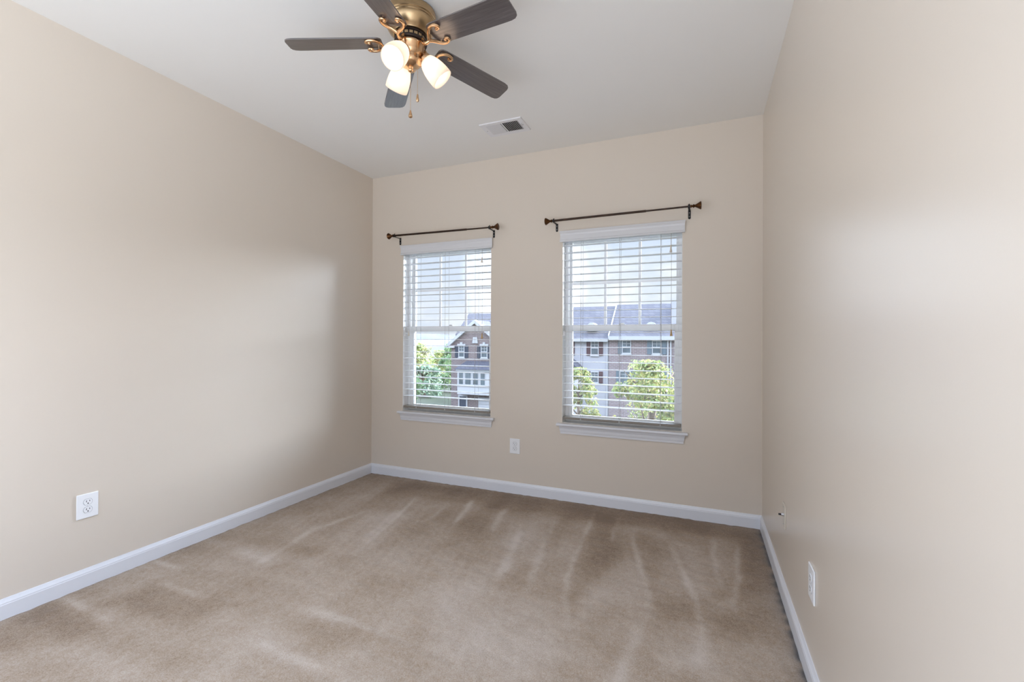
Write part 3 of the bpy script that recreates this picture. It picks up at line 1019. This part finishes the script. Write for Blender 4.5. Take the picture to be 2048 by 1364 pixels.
# lamps
TILT = math.radians(47)
sh_prof = [(.0215, 0), (.0270, -.004), (.0345, -.014), (.0415, -.029), (.0470, -.047), (.0508, -.068), (.0528, -.089), (.0532, -.106), (.0525, -.120)]
sh_in = [(r - .003, z) for r, z in reversed(sh_prof)]
for az in (33.0, -87.0, 153.0):
    d = Matrix.Rotation(math.radians(az), 4, 'Z')
    root_p = Vector((.058, 0, -.198))
    T = d @ Matrix.Translation(root_p) @ Matrix.Rotation(-(math.pi / 2 - TILT), 4, 'Y')
    # lamp axis: local -z of T points out and down
    a = MB()
    a.tube([tuple(d @ Vector(q)) for q in smooth_path([(.040, 0, -.206), (.048, 0, -.201), (.056, 0, -.199), (.064, 0, -.205)], 4)], .0085, 12)
    a.lathe([(0, .006), (.012, .006), (.022, .002), (.0285, -.004), (.0295, -.010), (.0285, -.022), (.0240, -.022), (.0235, -.006), (0, -.003)], 28, T)
    for k in range(3):
        q = 2 * math.pi * k / 3 + .5
        a.tube([tuple(T @ Vector((.028 * math.cos(q), .028 * math.sin(q), -.016))), tuple(T @ Vector((.037 * math.cos(q), .037 * math.sin(q), -.016)))], .0028, 8)
    a.build('lamp_holder', BRASS, fan, smooth='split')
    T2 = T @ Matrix.Translation((0, 0, -.008))
    s = MB().lathe(sh_prof + [(.0510, -.1215)] + sh_in, 40, T2).build('lamp_shade', SHADE, fan, smooth=True)
    bb = MB().lathe([(0, -.012), (.013, -.012), (.014, -.030), (.020, -.044), (.0265, -.060), (.0280, -.074), (.0250, -.088), (.0170, -.098), (.008, -.1025), (0, -.1035)], 28, T2)
    bb.build('light_bulb', BULB, s, smooth=True)


def chain(x, y, ztop, zfob, fob):
    c = MB()
    n = int((ztop - zfob) / .0042)
    c.tube([(x, y, ztop), (x, y, zfob)], .0005, 5)
    for i in range(n):
        z = ztop - (i + .5) * (ztop - zfob) / n
        c.lathe([(0, .0015), (.0014, .0006), (.0014, -.0006), (0, -.0015)], 6, Matrix.Translation((x, y, z)))
    co = c.build('pull_chain', BRASSB, fan, smooth=True)
    MB().lathe(fob, 18, Matrix.Translation((x, y, zfob))).build('pull_knob', BRASS, co, smooth='split')


chain(0.0, 0.0, -.270, -.448, [(0, .002), (.003, 0), (.004, -.006), (.0075, -.018), (.0095, -.026), (.0085, -.031), (.004, -.034), (0, -.0345)])
kn = Vector((0.923, 0.385, 0)) * .041 + Vector((0.385, -0.923, 0)) * .045
st = MB().tube([(kn.x * .85, kn.y * .85, -.150), (kn.x * 1.02, kn.y * 1.02, -.1525), (kn.x * 1.02, kn.y * 1.02, -.158)], .0035, 8)
st.build('chain_guide', BRASS, fan, smooth=True)
chain(kn.x * 1.02, kn.y * 1.02, -.156, -.400, [(0, .003), (.0035, .001), (.0045, -.008), (.0055, -.016), (.0065, -.020), (.0062, -.029), (.004, -.032), (0, -.033)])

# ------------------------------------------------------------------ outdoors
GZ = -6.6
mb = MB().add([(-900, 4, GZ), (600, 4, GZ), (600, 1000, GZ), (-900, 1000, GZ)], [(0, 1, 2, 3)])
structure(mb.build('ground', LAWN), 'lawn below the windows')
mb = MB().add([(-80, 38, GZ + .02), (40, 38, GZ + .02), (40, 42.0, GZ + .02), (-80, 42.0, GZ + .02)], [(0, 1, 2, 3)])
mb.add([(-46, 30, GZ + .025), (-27, 30, GZ + .025), (-27, 43.5, GZ + .025), (-46, 43.5, GZ + .025)], [(0, 1, 2, 3)])
structure(mb.build('road', ASPHALT), 'grey parking area and drive in front of the houses')

hl = MB()
xs = [-1300 + 20 * i for i in range(90)]
for y, base, amp, sd in ((900, 17, 5, 1), (640, 7, 4, 2)):
    vs = []
    for i, x in enumerate(xs):
        z = base + amp * (math.sin(x * .006 + sd) + .5 * math.sin(x * .021 + 2 * sd)) + random.uniform(-.7, .7) * y / 900
        vs += [(x * y / 900, y - 200, GZ), (x * y / 900, y - 60, z * .55 - 4), (x * y / 900, y, z), (x * y / 900, y + 200, GZ)]
    fs = []
    for i in range(len(xs) - 1):
        for k in range(3):
            fs.append((4 * i + k, 4 * i + 4 + k, 4 * i + 5 + k, 4 * i + 1 + k))
    hl.add(vs, fs)
structure(hl.build('hills', HILLM, smooth=True), 'hazy blue wooded hills on the horizon')


def house_window(root, x0, x1, z0, z1, y, sh=None, sw=.40, cap=None, both=(1, 1), grid=True):
    f = MB()
    frame_mb(f, x0, x1, y - .10, y, z0, z1, .07, .07, .09, .08)
    zm = (z0 + z1) / 2
    f.box(x0, x1, y - .09, y, zm - .04, zm + .04)
    f.box(x0 - .06, x1 + .06, y - .13, y, z0 - .09, z0)
    fo = f.build('window', XTRIM, root)
    MB().box(x0 + .02, x1 - .02, y - .04, y - .02, z0 + .02, z1 - .02).build('pane', PANE, fo)
    if grid:
        g = MB().box((x0 + x1) / 2 - .018, (x0 + x1) / 2 + .018, y - .055, y - .042, zm, z1)
        g.box(x0, x1, y - .055, y - .042, (zm + z1) / 2 - .018, (zm + z1) / 2 + .018)
        g.build('muntin_grille', XTRIM, fo)
    if cap:
        c = MB().box(x0 - .12, x1 + .12, y - .14, y, z1, z1 + .16)
        c.prism([((x0 + x1) / 2 - .09, z1 + .0), ((x0 + x1) / 2 + .09, z1 + .0), ((x0 + x1) / 2 + .13, z1 + .34), ((x0 + x1) / 2 - .13, z1 + .34)], y - .18, y, 'xzy')
        c.build('lintel', XTRIM, fo)
    if sh:
        for s, on in zip((-1, 1), both):
            if on:
                a, c = (x0 - .04 - sw, x0 - .04) if s < 0 else (x1 + .04, x1 + .04 + sw)
                m_ = MB()
                frame_mb(m_, a, c, y - .07, y, z0 - .02, z1 + .02, .05, .05, .07, .07)
                n_ = int((z1 - z0) / .10)
                for i in range(n_):
                    z = z0 + .05 + i * (z1 - z0 - .1) / n_
                    m_.box(a + .04, c - .04, y - .05, y - .005, z, z + .085)
                m_.build('shutter', sh, root)


YR = 46.5
# siding townhouse
h = thing('siding_townhouse', 'pale lap-sided townhouse with maroon shutters seen through the right window', 'house', (0, 0, 0))
MB().box(-15.45, -8.72, YR, YR + 9, GZ, 1.55).build('wall', SIDING, h)
rf = MB().prism([(YR - .35, 1.42), (YR + 4.2, 5.05), (YR + 9.3, 1.42), (YR + 9.3, 1.25), (YR - .35, 1.25)], -15.5, -8.72, 'yzx')
rf.build('roof', SHINGLE, h)
MB().box(-15.5, -8.74, YR - .42, YR - .02, 1.14, 1.44).build('gutter', XTRIM, h)
house_window(h, -10.56, -9.74, -.28, 1.22, YR, MAROON, .40, None)
house_window(h, -10.56, -9.74, -3.10, -1.94, YR, MAROON, .40, None)
house_window(h, -13.32, -12.53, -.28, 1.14, YR, MAROON, .22, None)
house_window(h, -13.32, -12.53, -3.10, -1.80, YR, MAROON, .22, None)
d = MB()
d.prism([(-10.57 + .56 * math.cos(q), 2.32 + .78 * math.sin(q)) for q in [math.pi * i / 16 for i in range(17)]], YR + .12, YR + 1.9, 'xzy')
d.build('arched_dormer', XTRIM, h)
p = MB().box(-13.9, -11.62, YR - 2.0, YR, GZ, -1.62)
p.build('porch', XTRIM, h)
MB().prism([(-14.2, -1.60), (-12.75, -.35), (-11.38, -1.50), (-11.38, -1.62), (-14.2, -1.62)], YR - 2.2, YR, 'xzy').build('porch_roof', SHINGLED, h)
MB().tube([(-8.86, YR - .10, 1.2), (-8.86, YR - .10, GZ)], .06, 8).build('downspout', XTRIM, h)

# brick townhouse
h = thing('brick_townhouse', 'brown brick townhouse with blue-grey shutters seen through the right window', 'house', (0, 0, 0))
MB().box(-8.68, 24, YR - .15, YR + 9, GZ, 1.80).build('wall', BRICK, h)
rf = MB().prism([(YR - .50, 1.66), (YR + 4.2, 5.20), (YR + 9.3, 1.66), (YR + 9.3, 1.50), (YR - .50, 1.50)], -8.60, 24.1, 'yzx')
rf.build('roof', SHINGLE, h)
rk = MB()
for dz_ in (0,):
    vs = [(-8.70, YR - .55, 1.42), (-8.60, YR - .55, 1.42), (-8.60, YR + 4.2, 5.02), (-8.70, YR + 4.2, 5.02),
          (-8.70, YR - .55, 1.78), (-8.60, YR - .55, 1.78), (-8.60, YR + 4.2, 5.32), (-8.70, YR + 4.2, 5.32)]
    rk.add(vs, [(0, 1, 2, 3), (4, 7, 6, 5), (0, 4, 5, 1), (1, 5, 6, 2), (2, 6, 7, 3), (3, 7, 4, 0)])
rk.build('rake_board', XTRIM, h)
MB().box(-8.62, 24, YR - .58, YR - .17, 1.32, 1.70).build('gutter', XTRIM, h)
yb = YR - .15
house_window(h, -7.36, -6.48, -.05, 1.30, yb, BLUEG, .36, None, (1, 0))
house_window(h, -4.47, -3.58, -.05, 1.28, yb, BLUEG, .42)
house_window(h, -7.60, -6.48, -3.15, -1.78, yb, BLUEG, .30, None, (1, 1))
house_window(h, -4.47, -3.58, -3.05, -1.75, yb, BLUEG, .42)
for wx in (-1.30, 2.2, 5.6, 9.0, 12.4):
    house_window(h, wx, wx + .9, -.05, 1.28, yb, BLUEG, .42)
    house_window(h, wx, wx + .9, -3.05, -1.75, yb, BLUEG, .42)
for x in (-3.00, -2.74):
    MB().tube([(x, YR - .25, 1.40), (x, YR - .25, GZ)], .07, 8).build('downspout', XTRIM, h)
d = MB()
d.prism([(-4.62 + .58 * math.cos(q), 2.38 + .74 * math.sin(q)) for q in [math.pi * i / 16 for i in range(17)]], YR + .12, YR + 1.9, 'xzy')
d.build('arched_dormer', XTRIM, h)
MB().box(-2.78, -1.0, YR + 1.2, YR + 4.6, 2.3, 5.25).build('side_gable', SIDING, h)

# gabled brick house (through the left window)
YL = 43.0
h = thing('gabled_brick_house', 'dark brick house with white bay window and front gable seen through the left window', 'house', (0, 0, 0))
gx0, gx1, gxm = -25.07, -19.2, -22.15
MB().prism([(gx0, GZ), (gx1, GZ), (gx1, .75), (gxm, 3.05), (gx0, .75)], YL, YL + 10, 'xzy').build('wall', BRICKD, h)
rf = MB()
for s in (-1, 1):
    xe = gx0 - .35 if s < 0 else gx1 + .35
    rf.prism([(xe, .55), (gxm, 3.10), (gxm, 3.38), (xe, .83)], YL + .25, YL + 3.5, 'xzy')
rf.build('roof', SHINGLE, h)
rk = MB()
for s in (-1, 1):
    xe = gx0 - .35 if s < 0 else gx1 + .35
    rk.prism([(xe, .45), (gxm, 3.00), (gxm, 3.40), (xe, .85)], YL - .30, YL + .25, 'xzy')
rk.build('rake_board', XTRIM, h)
MB().box(gx0 - .55, gx0 + .45, YL - .30, YL + .02, .40, .62).build('gable_return', XTRIM, h)
MB().prism([(YL + 1.5, 1.9), (YL + 4.6, 4.35), (YL + 10.5, .6), (YL + 10.5, .4), (YL + 1.5, 1.7)], -25.4, -15.75, 'yzx').build('main_roof', SHINGLE, h)
MB().box(-19.2, -15.8, YL + 1.6, YL + 10, GZ, 1.8).build('side_wall', BRICKD, h)
MB().prism([(gxm + .16 * math.cos(q), 2.35 + .16 * math.sin(q)) for q in [i * math.pi / 8 for i in range(16)]], YL - .05, YL + .05, 'xzy').build('gable_vent', NAVY, h)
kb = MB().prism([(gxm - .22, 1.55), (gxm + .22, 1.55), (gxm + .32, .90), (gxm - .32, .90)], YL - .12, YL, 'xzy')
kb.build('keystone', XTRIM, h)
house_window(h, -24.14, -23.42, -.63, .66, YL, NAVY, .40, True)
house_window(h, -21.45, -20.69, -.63, .66, YL, NAVY, .40, True)
yb2 = YL - .9
bay = MB().box(-23.80, -19.9, yb2, YL, -4.45, -1.92)
bay.box(-23.95, -19.75, yb2 - .10, YL, -2.02, -1.84)
bay.box(-23.88, -19.8, yb2 - .05, YL, -3.62, -3.52)
bo = bay.build('bay', XTRIM, h)
for a, c in ((-23.58, -23.10), (-22.84, -22.18), (-21.92, -21.35), (-21.04, -20.55)):
    f = MB()
    frame_mb(f, a - .05, c + .05, yb2 - .04, yb2, -3.44, -2.16, .05, .05, .05, .05)
    f.box(a, c, yb2 - .04, yb2, -2.84, -2.77)
    fo = f.build('bay_window', XTRIM, bo)
    MB().box(a, c, yb2 - .02, yb2 - .005, -3.40, -2.20).build('pane', PANE, bo)
vs = [(-24.10, yb2 - .20, -1.84), (-19.60, yb2 - .20, -1.84), (-19.60, YL, -1.84), (-24.10, YL, -1.84), (-23.15, YL - .05, -.98), (-20.45, YL - .05, -.98), (-20.45, YL, -.98), (-23.15, YL, -.98)]
MB().add(vs, [(0, 1, 5, 4), (1, 2, 6, 5), (2, 3, 7, 6), (3, 0, 4, 7), (4, 5, 6, 7), (0, 3, 2, 1)]).build('bay_roof', SHINGLED, h)
dr = MB()
frame_mb(dr, -24.12, -23.02, YL - .12, YL, GZ, -4.62, .14, .14, .05, .18)
do = dr.build('door_surround', XTRIM, h)
MB().box(-24.0, -23.15, YL - .06, YL - .02, GZ, -4.78).build('front_door', NAVY, do)
gd = MB()
for i in range(5):
    gd.box(-21.75, -19.6, YL - .08, YL - .02, GZ + .02 + i * .36, GZ + .36 + i * .36)
gd.build('garage_door', XTRIM, h)


# trees
def tree(name, label, x, y, top, cw, mat, leaf, count, seed, group=None, low=.22):
    rnd = random.Random(seed)
    root = thing(name, label, 'tree', (x, y, GZ), 0, group)
    Ht = top - GZ
    t = MB().tube([(0, 0, 0), (.03, .02, Ht * .3), (-.04, .03, Ht * .62), (.02, 0, Ht * .9)], [cw * .055, cw * .045, cw * .028, .02], 9)
    for i in range(9):
        q, zz = rnd.uniform(0, 6.28), rnd.uniform(.3, .75) * Ht
        r = cw * rnd.uniform(.25, .42)
        t.tube([(0, 0, zz), (r * .5 * math.cos(q), r * .5 * math.sin(q), zz + r * .35), (r * math.cos(q), r * math.sin(q), zz + r * .9)], [cw * .02, cw * .014, .012], 6)
    t.build('trunk', BARK, root, smooth=True)
    blobs = []
    for i in range(64):
        zz = low + (1 - low) * rnd.random() ** .9
        env = math.sin(math.pi * min(1, max(.05, (zz - low) / (1 - low)) ** .7 * .85 + .13)) ** .6
        q, rr = rnd.uniform(0, 6.28), cw * .5 * env * math.sqrt(rnd.random())
        blobs.append((rr * math.cos(q), rr * math.sin(q), zz * Ht, cw * rnd.uniform(.07, .16)))
    f = MB()
    for i in range(count):
        bx, by, bz, br = blobs[rnd.randrange(len(blobs))]
        while True:
            u = Vector((rnd.uniform(-1, 1), rnd.uniform(-1, 1), rnd.uniform(-1, 1)))
            if .25 < u.length < 1:
                break
        c = Vector((bx, by, bz)) + u * br
        if c.z > Ht:
            c.z = Ht - rnd.random() * .4
        n = (u.normalized() + Vector((rnd.uniform(-.8, .8), rnd.uniform(-.8, .8), rnd.uniform(-.2, 1.0)))).normalized()
        a = n.orthogonal().normalized()
        a = Matrix.Rotation(rnd.uniform(0, 6.28), 3, n) @ a
        b_ = n.cross(a)
        s = leaf * rnd.uniform(.6, 1.2)
        f.add([c - a * s * .5, c + b_ * s * .3 + n * s * .06, c + a * s * .5, c - b_ * s * .3 + n * s * .06], [(0, 1, 2, 3)])
    f.build('foliage', mat, root, fix=False)
    return root


tree('leafy_tree', 'yellow-green young tree in front of the brick townhouse', -2.55, 26.0, .15, 4.9, LEAFY, .22, 10500, 1, None, .12)
tree('leafy_tree', 'smaller yellowing tree in front of the siding townhouse', -7.5, 29.5, -.58, 3.0, LEAFY, .21, 5600, 2, None, .12)
gp = 'trees beside the gabled house'
tree('autumn_tree', 'tall pale autumn tree beside the gabled brick house, farthest from it', -42.5, 62, .7, 7.0, LEAFA, .55, 3200, 3, gp, .10)
tree('autumn_tree', 'green tree just beside the gabled brick house', -34.8, 60, .55, 5.0, LEAFG, .50, 2600, 4, gp, .10)
tree('autumn_tree', 'golden green tree in the middle of the group beside the gabled house', -42.9, 70, -.69, 6.0, LEAFA, .55, 2600, 5, gp, .10)
tree('autumn_tree', 'low dark green tree in front of the others beside the gabled house', -35.6, 53.5, -2.4, 5.6, LEAFD, .45, 2600, 6, gp, .05)
tree('autumn_tree', 'low green tree at the far left edge of the left window', -34.0, 46, -2.03, 5.0, LEAFG, .45, 2600, 8, gp, .05)
